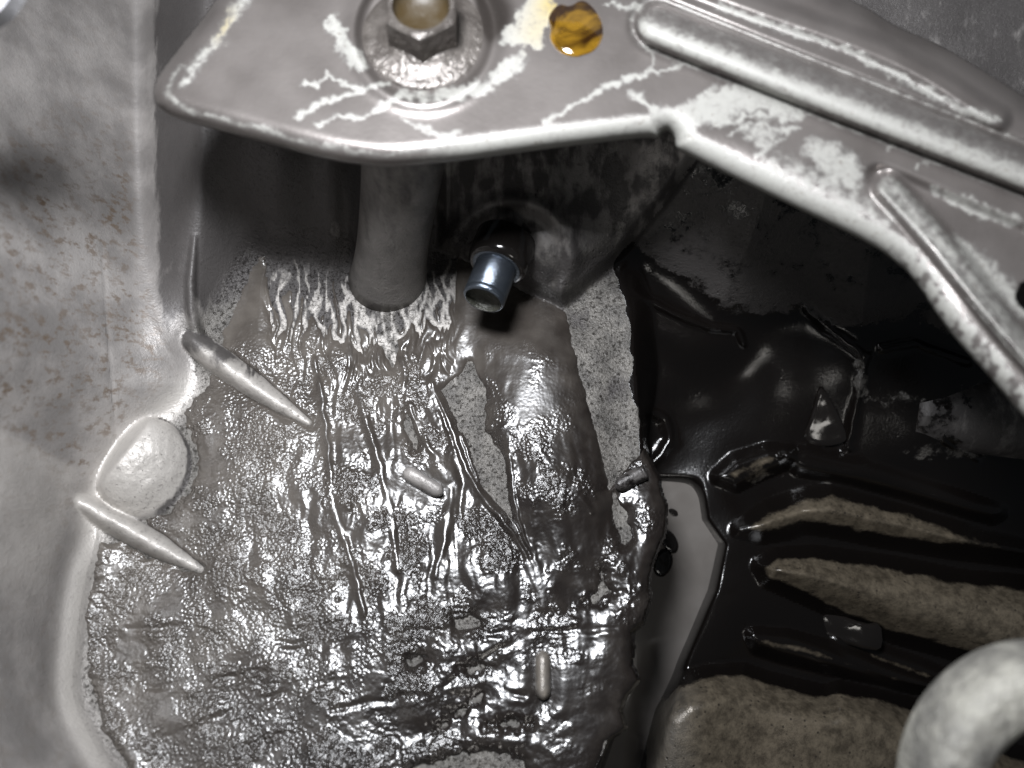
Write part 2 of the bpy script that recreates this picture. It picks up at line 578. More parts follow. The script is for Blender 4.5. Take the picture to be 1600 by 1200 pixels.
# dirty corner below the bracket's left end and back wall, bracket's shadow painted in
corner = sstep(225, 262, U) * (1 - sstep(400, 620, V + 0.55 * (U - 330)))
grime_shade = np.maximum(grime_shade, corner * (0.98 + 0.28 * n2 - 0.42 * sstep(300, 560, V)))
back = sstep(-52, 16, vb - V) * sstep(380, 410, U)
grime_shade = np.maximum(grime_shade, back * (0.72 + 0.3 * n2) * (1 - 0.35 * np.exp(-((U - 435) / 36) ** 2)))
grime_shade = np.maximum(grime_shade, sstep(690, 720, U) * sstep(-4, 20, vb - V) * (0.74 + 0.3 * n1))
grime_shade = np.maximum(grime_shade, sstep(855, 890, U) * (1 - sstep(985, 1000, U)) * sstep(430, 480, V) * (0.34 + 0.35 * n1) * (1 - sstep(600, 800, V) * .4))
grime_shade = np.maximum(grime_shade, (sl < 0) * sstep(840, 900, V) * (0.30 + 0.3 * n1) * (U > 300) * (U < 1000))
lip = np.exp(-((sl + 2) / 22) ** 2) * sstep(560, 600, V)
grime_shade = np.clip(grime_shade - 0.3 * lip, 0, 1)
oil = np.zeros_like(U)
oil = np.maximum(oil, sstep(-22, 6, U - er + 9 * n1))
oil = np.maximum(oil * (1 - 0.55 * sstep(0, 60, vb - V)), 0.42 * sstep(880, 1010, U) * sstep(0, 40, vb - V))
grime_shade = np.maximum(grime_shade, sstep(940, 1010, U) * sstep(0, 50, vb - V) * (0.9 + 0.3 * n1))
oil = np.maximum(oil, 0.50 * sstep(700, 780, U) * sstep(5, 40, vb - V) * (1 - sstep(300, 430, V) * 0.2))
# parts of the chamber where the casting shows dull through the oil
for (cu, cv, ru, rv, amt) in [(1550, 640, 70, 60, .75), (1400, 620, 70, 30, .35), (1285, 600, 30, 90, .2), (1450, 705, 90, 22, .45),
                              (1180, 740, 60, 28, .45), (1345, 580, 22, 40, .5), (1180, 900, 70, 20, .25), (1230, 480, 120, 30, .15),
                              (1160, 385, 16, 24, .2), (1040, 1130, 60, 70, .6)]:
    oil -= amt * np.exp(-((U - cu) / ru) ** 2 - ((V - cv) / rv) ** 2)
tr = sstep(1250, 1330, U) * sstep(-30, 40, (U - 1310) * 0.55 + 60 - V)
oil = oil * (1 - tr)
grime_shade = grime_shade * (1 - tr) + tr * (0.72 + 0.3 * n1)
blk = poly_sd(U, V, [(690, 385), (745, 405), (810, 440), (882, 474), (908, 452), (965, 403), (1050, 300), (1110, 210), (1110, 100), (690, 100)])
grime_shade = np.where(blk > -4, np.minimum(grime_shade, 0.55 + 0.45 * n1 + 0.3 * n2), grime_shade)
oil = np.where(blk > 0, oil * 0.7, oil)
oil = np.clip(oil, 0, 1)
pit = np.where(sl < 0, 0.7, 0.0) * (1 - oil)

X = (U - 800) * (H - Z) / H / 100 * S
Y = (600 - V) * (H - Z) / H / 100 * S
ZM = Z * S
_, fd, f1, f2 = height(U, V, True, True)
sdome = np.clip(fd * 60, -60, 60)
srib1, srib2 = np.clip(f1 * 60, -60, 60), np.clip(f2 * 60, -60, 60)
stan = np.full(U.shape, -1e3)
tan_ix = np.zeros(U.shape, int)
for i_, pl_ in enumerate(TAN):
    d_ = poly_sd(U, V, pl_)
    tan_ix = np.where(d_ > stan, i_, tan_ix)
    stan = np.maximum(stan, d_)
nt = fbm(U / 46, V / 26, 5, 17)
weak = np.array([.25, .30, .10, 0, .2, .12, -.05])[tan_ix] + 0.45 * sstep(1400, 1600, U) * np.array([1, 1, .7, .35, 1, 1, .3])[tan_ix]
open_ = sstep(-14, 22, stan + 4 * nt) * (1 - weak)
cham_zone = (U > 1010) & (V > 690)
oil = np.where(cham_zone, np.minimum(oil, 1 - open_ * 0.78), oil)
tan = np.where(cham_zone, sstep(-20, 4, stan), 0.0)
tan *= 1 - 0.55 * sstep(1110, 1040, U) * sstep(1040, 1090, V)
pale = np.clip(np.maximum(sstep(-8, 6, sdome), np.maximum(sstep(-10, 4, srib1), sstep(-10, 4, srib2))) + np.exp(-((sl - 6) / 26) ** 2) * sstep(560, 620, V), 0, 1)
thread = (1 - sstep(0.06, 0.20, roots(U, V))) * sstep(375, 410, U) * (1 - sstep(700, 740, U)) * sstep(390, 430, V) * (1 - sstep(560, 640, V))
pale = np.maximum(pale, 0.75 * thread)
stain = np.where(sl < -6, 1.0, 0.0) * sstep(-90, -30, V - vb) * (1 - np.clip(pale, 0, 1))
dirt_shade = 0.3 * np.exp(-(((U - 205) - (712 - V) * 0.62) / 16) ** 2) * (sdome > 0) * (V < 735) + sstep(-4, 3, srib2) * (0.16 + 0.5 * n1) + sstep(-4, 3, srib1) * (0.12 + 0.5 * sstep(600, 540, V) + 0.4 * n1)
dirt_shade = dirt_shade + 0.75 * np.exp(-((sdome + 2) / 6) ** 2) * sstep(220, 260, U) + 0.25 * np.exp(-((srib2 + 5) / 5) ** 2) * (sdome < 0) + 0.25 * np.exp(-((srib1 + 5) / 5) ** 2)  # shadow painted into the groove right of the dome; rib feet darkened too
ln, _ = seg_dist(U + 2 * noise(U / 30, V / 30, 18), V, [(158, 420), (168, 540), (184, 720)])
dirt_shade = dirt_shade + sstep(370, 400, U) * (1 - sstep(690, 740, U)) * (1 - sstep(540, 640, V)) * (V > 380) * np.clip(0.80 * sstep(0.07, 0.22, roots(U, V) + 0.06 * fbm(U / 9, V / 30, 2, 75)) - 0.25 * sstep(440, 500, V) * np.exp(-((U - 612) / 40) ** 2), 0, 1)
dirt_shade = dirt_shade + sstep(-4, 6, sdome) * np.clip(0.10 + 0.5 * n1, 0, .5)
dirt_shade = dirt_shade + 0.45 * np.exp(-(ln / 2.6) ** 2) * (sdome < -10)
lowp = sstep(0, 16, V - 660 - U * 0.55 + 5 * n1) * sstep(30, 70, sl)
pale = np.maximum(pale, 0.45 * lowp * (1 - sstep(850, 1000, V)))
rust = rust * (1 - 0.5 * lowp)
grime_shade = np.clip(grime_shade * (1 - 0.5 * sstep(-6, 6, srib1)) + np.clip(dirt_shade, 0, 1), 0, 1)
attrs = dict(rust=rust * (1 - pale), grime_shade=grime_shade, oil=oil, pit=np.maximum(pit, 0.5 * tan), pale=pale, stain=stain, tan=tan)

uc = (U[:-1, :-1] + U[1:, 1:]) / 2
vc = (V[:-1, :-1] + V[1:, 1:]) / 2
m_side = interp_v(vc, EDGE_L) > uc
m_back = (vc < interp_v(uc, [(q[1], q[0]) for q in EDGE_B])) & ~m_side
m_cham = (uc > interp_v(vc, EDGE_R)) & ~m_side & ~m_back
quad = lambda a: np.maximum.reduce([a[:-1, :-1], a[1:, :-1], a[1:, 1:], a[:-1, 1:]])
m_dome = quad(sdome) > -4
m_rib1 = (quad(srib1) > -3) & ~m_dome
m_rib2 = (quad(srib2) > -3) & ~m_dome & ~m_rib1
m_tan = (quad(stan) > -14) & m_cham & (uc > 1000) & (vc > 690)
taken = m_dome | m_rib1 | m_rib2
m_side, m_back, m_cham = m_side & ~taken, m_back & ~taken, m_cham & ~m_tan
m_floor = ~(m_side | m_back | m_cham | m_tan | taken)

casting = empty('engine_casting', P(600, 800, 0), 'oily grey cast metal housing filling the view beneath the stamped bracket', 'casting')
M_parts = dict(floor_panel=m_floor, side_wall=m_side, back_wall=m_back, chamber_wall=m_cham)
PART_LABEL = {}
parts = [(nm, mk, None) for nm, mk in M_parts.items()]
parts += [('dome_boss', m_dome, 'pale rounded dome at the foot of the side wall'), ('rib', m_rib1, 'tapering rib pointing into the sludge above the dome'), ('rib', m_rib2, 'stubby rib below the dome')]
TL = ['short uppermost rib', 'thin upper rib', 'second rib, streaked with oil', 'widest pale tan rib', 'narrow rib under the rectangular puddle', 'sliver of a rib beside the rectangular puddle', 'broad lowest rib']
tq = tan_ix[:-1, :-1]
parts += [('chamber_rib', m_tan & (tq == i_), TL[i_]) for i_ in range(len(TAN))]
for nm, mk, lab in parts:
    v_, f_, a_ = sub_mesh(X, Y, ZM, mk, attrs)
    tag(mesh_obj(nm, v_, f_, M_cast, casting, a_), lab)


def ztop(u, v):
    return float(height(np.array([[float(u)]]), np.array([[float(v)]]))[0, 0])


# ------------------------------------------------------------------ rounded ridges, pads, tubes
def ridge(name, spine, mat, parent, attrs=None, na=14, power=2.0, rough=0.0, n_sub=10, base_drop=0.35, oil_base=0.0, oil_crest=0.0, lean=0.0, extra=None):
    """spine: list of (u, v, z_base, half_width_px, height) -> half-round bar that tapers as the list says"""
    sp = np.array(spine, float)
    t0 = np.arange(len(sp))
    tt = np.linspace(0, len(sp) - 1, (len(sp) - 1) * n_sub + 1)

    def cr(col):
        y = sp[:, col]
        out = []
        for t in tt:
            i = min(int(t), len(sp) - 2)
            f = t - i
            p0, p1, p2, p3 = y[max(i - 1, 0)], y[i], y[i + 1], y[min(i + 2, len(sp) - 1)]
            out.append(0.5 * (2 * p1 + (p2 - p0) * f + (2 * p0 - 5 * p1 + 4 * p2 - p3) * f * f + (3 * p1 - p0 - 3 * p2 + p3) * f ** 3))
        return np.array(out)
    u, v, zb, hw, hh = (cr(c) for c in range(5))
    hw, hh = np.maximum(hw, 0.4), np.maximum(hh, 0.004)
    du, dv = np.gradient(u), np.gradient(v)
    L = np.hypot(du, dv) + 1e-9
    nu, nv_ = -dv / L, du / L
    A = np.linspace(0, np.pi, na)
    ca, sa = np.cos(A), np.sin(A)
    ca = np.sign(ca) * np.abs(ca) ** (2 / power)
    sa = sa ** (2 / power)
    uu = u[:, None] + nu[:, None] * hw[:, None] * (ca[None] + lean * sa[None])
    vv = v[:, None] + nv_[:, None] * hw[:, None] * (ca[None] + lean * sa[None])
    zz = zb[:, None] + hh[:, None] * sa[None]
    drop = np.zeros_like(zz)
    drop[:, 0] = drop[:, -1] = base_drop
    zz = zz - drop
    if rough:
        zz = zz + rough * noise(uu / 30, vv / 30, 3) + rough * 0.5 * noise(uu / 11, vv / 11, 4)
    xyz = np.stack(P(uu, vv, zz), -1).reshape(-1, 3)
    nr, nc = zz.shape
    F = [(i * nc + j, i * nc + j + 1, (i + 1) * nc + j + 1, (i + 1) * nc + j) for i in range(nr - 1) for j in range(nc - 1)]
    F.append(tuple(range(nc))[::-1])
    F.append(tuple((nr - 1) * nc + j for j in range(nc)))
    crest = np.broadcast_to(sa[None], zz.shape)
    a = dict(rust=zz * 0, grime_shade=zz * 0, pit=zz * 0 + .5, oil=np.clip(oil_base * (1 - crest) + oil_crest, 0, 1))
    if extra:
        a.update({k: f(uu, vv, crest) for k, f in extra.items()})
    # face the camera
    o = mesh_obj(name, xyz, F, mat, parent, a)
    me = o.data
    if me.polygons[len(F) // 2].normal.z < 0:
        me.flip_normals()
    return o


def zspine(pts, lift=0.0):
    return [(u, v, ztop(u, v) + lift, hw, hh) for (u, v, hw, hh) in pts]


# dome boss
def disc_grid(cu, cv, outline, hfun, n_r=26, n_a=64):
    """outline(angle) -> radius px; hfun(rr) profile 0..1 -> height; returns u, v, rr"""
    a = np.linspace(0, 2 * np.pi, n_a, endpoint=False)
    rr = np.linspace(0, 1, n_r)
    R = outline(a)
    u = cu + rr[:, None] * R[None] * np.cos(a)[None]
    v = cv + rr[:, None] * R[None] * np.sin(a)[None]
    return u, v, np.broadcast_to(rr[:, None], u.shape)


def disc_faces(nr, na):
    F = []
    for i in range(nr - 1):
        for j in range(na):
            k = (j + 1) % na
            F.append((i * na + j, i * na + k, (i + 1) * na + k, (i + 1) * na + j)[::-1])
    return F


def poly_radius(cu, cv, pts):
    p = smooth_poly(pts, 3)
    ang = np.array([math.atan2(q[1] - cv, q[0] - cu) for q in p])
    rad = np.array([math.hypot(q[1] - cv, q[0] - cu) for q in p])
    o = np.argsort(ang)
    ang, rad = ang[o], rad[o]

    def f(a):
        a = (np.asarray(a) + np.pi) % (2 * np.pi) - np.pi
        return np.interp(a, ang, rad, period=2 * np.pi)
    return f


def pad(name, centre, outline, hmax, mat, parent, profile=lambda r: np.sqrt(np.clip(1 - r * r, 0, 1)), zbase=None, rough=0.0, attrs=None, drop=0.25, n_r=22, n_a=72, label=None):
    """a raised cap over an outline drawn on the surface"""
    cu, cv = centre
    u, v, rr = disc_grid(cu, cv, poly_radius(cu, cv, outline), None, n_r, n_a)
    zb = height(u, v) if zbase is None else (zbase(u, v) if callable(zbase) else np.full(u.shape, float(zbase)))
    z = zb + hmax * profile(rr) - drop * (rr > 0.999)
    if rough:
        z = z + rough * noise(u / 28, v / 28, 6) + rough * .4 * noise(u / 9, v / 9, 7)
    xyz = np.stack(P(u, v, z), -1).reshape(-1, 3)
    a = dict(rust=u * 0, grime_shade=u * 0, pit=u * 0, oil=u * 0)
    if attrs:
        for k, f in attrs.items():
            a[k] = f(u, v, rr) if callable(f) else np.full(u.shape, float(f))
    o = mesh_obj(name, xyz, disc_faces(n_r, n_a), mat, parent, a)
    if label:
        tag(o, label)
    return o


# post: upright cast column whose head is hidden by the bracket
def tube(name, p0, p1, r0, r1, mat, parent=None, n=40, rings=14, flare=0.0, cap=True, attrs=None, rough=0.0):
    p0, p1 = Vector(p0), Vector(p1)
    ax = (p1 - p0).normalized()
    s = ax.orthogonal().normalized()
    t = ax.cross(s)
    vs, F = [], []
    for i in range(rings + 1):
        f = i / rings
        rr = r0 + (r1 - r0) * f + flare * math.exp(-f * 6)
        c = p0.lerp(p1, f)
        for j in range(n):
            a = 2 * math.pi * j / n
            q = rr * (1 + rough * math.sin(3 * a + f * 5) * 0.5 + rough * random.uniform(-.3, .3))
            vs.append(c + (s * math.cos(a) + t * math.sin(a)) * q)
    for i in range(rings):
        for j in range(n):
            k = (j + 1) % n
            F.append((i * n + j, i * n + k, (i + 1) * n + k, (i + 1) * n + j))
    if cap:
        F.append(tuple(range(n))[::-1])
        F.append(tuple(rings * n + j for j in range(n)))
    ff = np.repeat(np.linspace(0, 1, rings + 1), n)
    a = dict(rust=ff * 0, grime_shade=ff * 0, pit=ff * 0, oil=ff * 0)
    if attrs:
        a.update({k: g(ff) for k, g in attrs.items()})
    return mesh_obj(name, vs, F, mat, parent, a)


post = tube('post', P(607, 438, -0.75), P(640, 170, 2.9), 0.50 * S, 0.555 * S, M_cast, casting, flare=0.16 * S, rough=0.012,
            attrs=dict(grime_shade=lambda f: 0.26 + 0.26 * f, stain=lambda f: f * 0 + .5))  # darkens toward the head: shade under the bracket painted into the colour
tag(post, 'upright round post standing on the floor')

# three pill-shaped nubs on the floor
def pill(a, b, hw, hh, mat, attrs=None):
    (u0, v0), (u1_, v1_) = a, b
    pts = []
    for f, k in [(-.0, .15), (.05, .62), (.13, .92), (.25, 1), (.5, 1), (.75, 1), (.87, .92), (.95, .62), (1.0, .15)]:
        u, v = u0 + (u1_ - u0) * f, v0 + (v1_ - v0) * f
        pts.append((u, v, ztop(u, v) + 0.02, hw * k, hh * (0.55 + 0.45 * k)))
    return ridge('nub', pts, mat, casting, power=2.6, rough=0.006, n_sub=4, na=16, extra=attrs)


tag(pill((630, 735), (692, 772), 13.5, .24, M_cast, dict(grime_shade=lambda u, v, c: 0.5 * (1 - c) + 0.28)), 'bare grey nub in the middle of the sludge')
tag(pill((962, 762), (1016, 733), 13, .22, M_cast, dict(oil=lambda u, v, c: u * 0 + 0.56, grime_shade=lambda u, v, c: u * 0 + 0.8)), 'oil blackened nub at the edge of the sludge')
tag(pill((848, 1016), (849, 1094), 13, .24, M_cast, dict(oil=lambda u, v, c: 0.45 * (1 - c), tan=lambda u, v, c: u * 0 + .6)), 'tan nub standing upright low in the sludge')

M_black = NT('black_oil')
M_black = M_black.set(color=(0.007, 0.006, 0.0055), rough=0.12, spec=0.5, normal=M_black.bump(M_black.noise(3, 2), 0.02, 0.4))
# round boss low in the chamber's right end
tube('chamber_boss', P(1420, 640, -1.75), P(1720, 660, -1.2), 0.62 * S, 0.80 * S, M_cast, casting, n=44, rings=16, rough=0.02,
     attrs=dict(grime_shade=lambda f: 0.75 - 0.3 * f, oil=lambda f: 0.50 - 0.45 * sstep(.15, .5, f)))

# ------------------------------------------------------------------ wet sludge on the floor
ST = 2.0
su = np.arange(110, 1056, ST)
sv = np.arange(380, 1421, ST)
SU, SV = np.meshgrid(su, sv)
OUT = [(328, 600), (350, 520), (380, 450), (404, 402), (450, 395), (500, 410), (545, 430), (590, 460), (650, 455), (690, 400), (704, 395), (742, 412), (800, 448), (860, 475), (884, 490), (905, 580),
       (935, 690), (952, 765), (975, 735), (1004, 705), (1026, 745), (1038, 790), (1036, 835), (1020, 872), (1012, 900), (1014, 935), (1004, 972), (986, 988),
       (986, 1040), (996, 1062), (978, 1085), (966, 1110), (976, 1135), (945, 1160), (925, 1215), (890, 1440), (260, 1440), (215, 1260), (196, 1192), (160, 1135), (140, 1050), (134, 960), (146, 905), (158, 848),
       (190, 846), (232, 872), (296, 893), (304, 884), (262, 852), (236, 832), (230, 812), (262, 800), (300, 765), (310, 712), (292, 662), (290, 640), (310, 622)]
sd = poly_sd(SU, SV, OUT)
edge_n = 7 * fbm(SU / 26, SV / 26, 4, 21) + 3 * noise(SU / 7, SV / 7, 22)
sd = sd + edge_n * (1 - 0.6 * sstep(800, 950, SU))
# dry fingers running down from the back wall
fing = roots(SU, SV)
dry = 0.80 - 0.86 * sstep(400, 590, SV + 0.20 * np.abs(SU - 560)) - 2.2 * sstep(560, 800, SV) + 0.12 * noise(SU / 50, SV / 60, 25) - fing
dry_m = sstep(375, 430, SU) * (1 - sstep(700, 750, SU)) * (SV < 790)
sd = np.minimum(sd, np.where(dry_m > 0, -dry * 42 * dry_m + (1 - dry_m) * 95, 99))
# bare patches
BARE = [[(737, 566), (758, 615), (756, 672), (790, 720), (800, 790), (822, 862), (800, 838), (765, 790), (722, 712), (690, 610), (716, 588)],
        [(592, 470), (650, 465), (648, 500), (625, 512), (614, 572), (594, 530)],
        [(640, 640), (652, 690), (648, 700), (632, 660)],
        [(940, 890), (955, 925), (935, 940), (915, 940), (930, 925)],
        [(708, 968), (735, 960), (752, 975), (745, 986), (715, 984)],
        [(632, 1035), (655, 1020), (668, 1030), (650, 1045)],
        [(720, 1042), (755, 1036), (770, 1042), (735, 1052)],
        [(672, 1145), (715, 1110), (755, 1082), (752, 1096), (715, 1125), (680, 1150)],
        [(958, 770), (975, 800), (984, 840), (976, 850), (960, 810)],
        [(760, 1130), (800, 1126), (830, 1132), (790, 1138)],
        [(640, 1205), (700, 1180), (760, 1172), (815, 1185), (830, 1215), (700, 1230)]]
for b in BARE:
    q = poly_sd(SU, SV, b) + (9 if b[0][1] > 860 else 5) * fbm(SU / 14, SV / 18, 4, 26) + (-2.5 if b[0][1] > 860 else 2)
    sd = np.minimum(sd, -q)
_, fd, f1, f2 = height(SU, SV, False, True)
for f_ in (f1 * 60, f2 * 60, fd * 60):
    sd = np.minimum(sd, -(np.clip(f_, -60, 60) + 3 + 0.5 * edge_n))
sd = np.clip(sd, -30, 400)

mid = np.exp(-(((SU - 690) / 330) ** 2 + ((SV - 760) / 230) ** 2))       # zone of running wrinkles
low = sstep(900, 1010, SV + 0.12 * (SU - 500))                           # zone of cross wrinkles
leftz = 1 - sstep(300, 460, SU)
flat = sstep(575, 520, SV) * 0.75 + 0.9 * np.exp(-(((SU - 850) / 95) ** 2 + ((SV - 615) / 75) ** 2)) + 0.8 * np.exp(-(((SU - 700) / 60) ** 2 + ((SV - 520) / 70) ** 2))
flat += 0.7 * np.exp(-(((SU - 655) / 46) ** 2 + ((SV - 750) / 36) ** 2)) + 0.5 * np.exp(-(((SU - 850) / 90) ** 2 + ((SV - 1060) / 50) ** 2))
flat = np.clip(flat, 0, 0.93)
wx = SU + 16 * noise(SU / 60, SV / 60, 31)
wy = SV + 16 * noise(SU / 60, SV / 60, 32)
runs = noise(wx / 23, wy / 230, 33) + 0.5 * np.abs(noise(wx / 17, wy / 110, 34))
lumps = np.abs(noise(wx / 44, wy / 60, 35)) + 0.4 * np.abs(noise(wx / 17, wy / 21, 36)) + 0.16 * np.abs(noise(wx / 8, wy / 10, 49))
ra, rb = SU * 0.97 + SV * 0.25, SV * 0.97 - SU * 0.25
rb2 = SV * 0.97 + SU * 0.2
cross = noise(ra / 120 + 0.4 * noise(SU / 50, SV / 50, 37), rb2 / 24, 38) + 0.6 * np.abs(noise(ra / 50, rb2 / 15, 39))
peb = np.abs(noise(SU / 6.5, SV / 7.5, 40)) + 0.7 * np.abs(noise(SU / 12, SV / 16, 41))
patch = sstep(-0.12, 0.30, fbm(SU / 75, SV / 70, 4, 42))
amp = (1 - flat) * (1 - 0.55 * sstep(690, 860, SU) * sstep(1020, 1090, SV))
iso = fbm(wx / 26, wy / 30, 4, 53, 0.55)
crack = np.abs(noise(wx / 20, wy / 24, 54)) + 0.5 * np.abs(noise(wx / 9, wy / 11, 55))
rel = amp * (0.062 * runs * mid + 0.022 * lumps * (0.4 + 0.6 * patch) + 0.019 * cross * low * (0.4 + 0.6 * patch) + 0.008 * peb * np.maximum(0.2 + 0.8 * patch, 0.8 * (1 - sstep(430, 600, SU)) * np.clip(0.6 + 1.1 * fbm(SU / 60, SV / 90, 4, 81), 0.15, 1.1))
             + 0.018 * iso * (0.35 + 0.65 * patch) * (1 + 0.6 * mid) + 0.013 * crack * (0.3 + 0.7 * patch))
rel += 0.07 * fbm(SU / 120, SV / 120, 2, 43) * amp
# runnels: thin raised trails of oil
RUN = [([(492, 560), (505, 640), (515, 720), (520, 790), (552, 880), (568, 960)], 5),
       ([(545, 540), (560, 620), (592, 720), (612, 800), (622, 890)], 6),
       ([(625, 560), (640, 640), (668, 700), (690, 720)], 5),
       ([(672, 600), (700, 650), (722, 720), (745, 770), (790, 815), (822, 870), (845, 930)], 8),
       ([(792, 672), (800, 740), (805, 800), (828, 860), (848, 900), (848, 950)], 7),
       ([(830, 690), (870, 735), (905, 775), (925, 800)], 5),
       ([(705, 765), (700, 830), (680, 900)], 5),
       ([(720, 680), (728, 700), (742, 742), (746, 752)], 4)]
dark = np.zeros_like(SU)
runm = np.zeros_like(SU)
for pts, wd in RUN:
    pts = smooth_poly(pts, 2, closed=False)
    d, run = seg_dist(SU + 4 * noise(SU / 22, SV / 22, 45), SV, pts)
    g = np.exp(-(d / wd) ** 2)
    runm = np.maximum(runm, g)
    rel = rel * (1 - 0.8 * g) + g * 0.045 * (0.7 + 0.8 * noise(SU / 40, SV / 60, 58))
    sd = np.where((d < wd * 1.4), np.maximum(sd, (wd * 1.4 - d) * 1.2), sd)
    dark = np.maximum(dark, 0.35 * g)
# long creases across the lower part
for pts in ([(270, 1150), (340, 1120), (430, 1085), (520, 1062)], [(200, 985), (300, 975), (400, 1010), (560, 1000)], [(230, 1075), (340, 1060), (420, 1050)],
            [(540, 1000), (640, 985), (800, 990), (960, 980)], [(520, 1110), (640, 1085), (820, 1085)], [(680, 1080), (790, 1010), (830, 990)]):
    d, run = seg_dist(SU, SV + 5 * noise(SU / 30, SV / 30, 46), smooth_poly(pts, 2, closed=False))
    rel += (-0.016 * np.exp(-(d / 5) ** 2) + 0.010 * np.exp(-((d - 10) / 6) ** 2)) * sstep(-.3, .3, noise(SU / 60, SV / 60, 57))
# moats round the nubs
for a, b in (((630, 735), (692, 772)), ((962, 762), (1016, 733)), ((848, 1016), (849, 1094))):
    d, _ = seg_dist(SU, SV, [a, b])
    g = np.exp(-(d / 22) ** 2)
    rel = rel * (1 - g) - 0.03 * g + 0.008 * np.exp(-((d - 32) / 10) ** 2)
thin_ = 0.35 + 0.65 * sstep(450, 620, SV)
thick = np.where(sd > 0, thin_ * 0.075 * (1 - np.exp(-sd / 7.0)) + 0.03 * sstep(0, 60, sd), np.where(SU > 900, sd * 0.05, sd * 0.012))
fade = sstep(-2, 16, sd)
base = height(SU, SV, chamber=False)
# oil bridges the drop at the floor's right edge a little before it hangs over
SZ = base + thick + rel * fade
darkness = np.maximum(dark, sstep(300, 930, SU + 0.75 * (SV - 800)) * 0.97)
darkness = np.maximum(darkness, 0.95 * sstep(-60, 20, SU - interp_v(SV, EDGE_R)))
darkness = np.clip(darkness + 0.25 * fbm(SU / 40, SV / 40, 3, 47), 0, 1)
even = np.maximum(1 - sstep(430, 600, SU), 0.5 * low)
pebble = np.clip(amp * np.maximum(0.12 + 0.88 * patch, 0.85 * even * np.clip(0.55 + 1.1 * fbm(SU / 60, SV / 90, 4, 81), 0.12, 1)) * (1 - 0.55 * sstep(720, 950, SU + 0.6 * (SV - 900))) * (1 - 0.8 * runm), 0.06, 1)
fu, fv = SU, SV
SX = (fu - 800) * (H - SZ) / H / 100 * S
SY = (600 - fv) * (H - SZ) / H / 100 * S
mx = np.maximum.reduce([sd[:-1, :-1], sd[1:, :-1], sd[1:, 1:], sd[:-1, 1:]])
v_, f_, a_ = sub_mesh(SX, SY, SZ * S, mx > -4, dict(dark=darkness, pebble=pebble))
sl_o = mesh_obj('oil_sludge', v_, f_, M_sludge, None, a_)
tag(sl_o, 'wrinkled glossy grey brown oil sludge spread over the casting floor', 'oil sludge', kind='stuff')

# ------------------------------------------------------------------ the oil pool and puddles
def flat_puddle(name, outline, z, mat, label, cat, thick=0.03, group=None, tilt=(0, 0), wav=0.0):
    pts = smooth_poly(outline, 1)
    cu = sum(p[0] for p in pts) / len(pts)
    cv = sum(p[1] for p in pts) / len(pts)
    n_r = 8
    vs, F = [], []
    n = len(pts)
    loc = P(cu, cv, z)
    for i in range(n_r + 1):
        f = i / n_r
        for (pu, pv) in pts:
            u, v = cu + (pu - cu) * f, cv + (pv - cv) * f
            zz = z + tilt[0] * (u - cu) + tilt[1] * (v - cv) - (thick if i == n_r else thick * 0.5 * max(0, f - .7) ** 2 / .09)
            zz += wav * float(noise(np.array(u / 40), np.array(v / 40), 51))
            vs.append(P(u, v, zz))
    for i in range(n_r):
        for j in range(n):
            k = (j + 1) % n
            F.append((i * n + j, i * n + k, (i + 1) * n + k, (i + 1) * n + j)[::-1])
    o = mesh_obj(name, np.array(vs) - np.array(loc), F, mat)
    o.location = loc
    me = o.data
    if me.polygons[len(F) // 2].normal.z < 0:
        me.flip_normals()
    return tag(o, label, cat, group)


n = NT('pool_oil')
M_pool = n.set(color=n.mix(n.ramp(n.noise(1.2, 3), .3, .7), (0.098, 0.090, 0.083), (0.120, 0.111, 0.103)), rough=0.08, spec=0.5)
flat_puddle('oil_pool', [(1046, 712), (1075, 735), (1135, 850), (1120, 930), (1075, 1040), (1040, 1140), (1020, 1360), (860, 1360), (905, 1150), (930, 1000), (940, 880), (960, 780)], -1.95, M_pool,
            'flat grey pool of oil in the gully between sludge and dark ribs', 'oil pool', thick=0.02)
flat_puddle('oil_puddle', [(1280, 606), (1288, 608), (1300, 630), (1314, 656), (1324, 684), (1318, 692), (1290, 698), (1262, 694), (1253, 684), (1266, 655), (1274, 628)], ztop(1290, 660) + 0.12, M_black,
            'small triangular oil puddle high in the dark chamber', 'oil puddle', group='oil puddles in the dark chamber', wav=0.05, tilt=(.0029, -.0031))
flat_puddle('oil_puddle', [(1228, 944), (1300, 956), (1352, 975), (1376, 972), (1380, 1010), (1366, 1018), (1300, 1000), (1222, 972)], ztop(1290, 976) + 0.06, M_black,
            'long rectangular oil puddle between two ribs of the dark chamber', 'oil puddle', group='oil puddles in the dark chamber', wav=0.10, tilt=(.0018, -.0005))
for (bu, bv, ru, rv, rot, lab) in [(1036, 880, 16, 24, .3, 'largest dark oil blob floating low on the grey pool'), (1046, 846, 13, 22, -.5, 'slanting dark oil blob next above the largest on the pool'),
                                   (1052, 800, 9, 5, .5, 'tiny dark oil blob near the top of the grey pool')]:
    pts = []
    for k in range(14):
        a = 2 * math.pi * k / 14
        x, y = ru * math.cos(a), rv * math.sin(a)
        pts.append((bu + x * math.cos(rot) - y * math.sin(rot), bv + x * math.sin(rot) + y * math.cos(rot)))
    flat_puddle('oil_blob', pts, -1.88, M_black, lab, 'oil blob', thick=0.12, group='dark oil blobs on the grey pool')

# ------------------------------------------------------------------ dowel sleeve
M_steel = NT('zinc_steel')
M_steel = M_steel.set(color=M_steel.mix(M_steel.noise(5, 4, .6), (0.07, 0.085, 0.115), (0.15, 0.17, 0.19)), rough=0.26, metal=0.9,
                      normal=M_steel.bump(M_steel.noise(6, 5, .7, M_steel.scaled(1, 6, 6)), 0.012, 0.6))


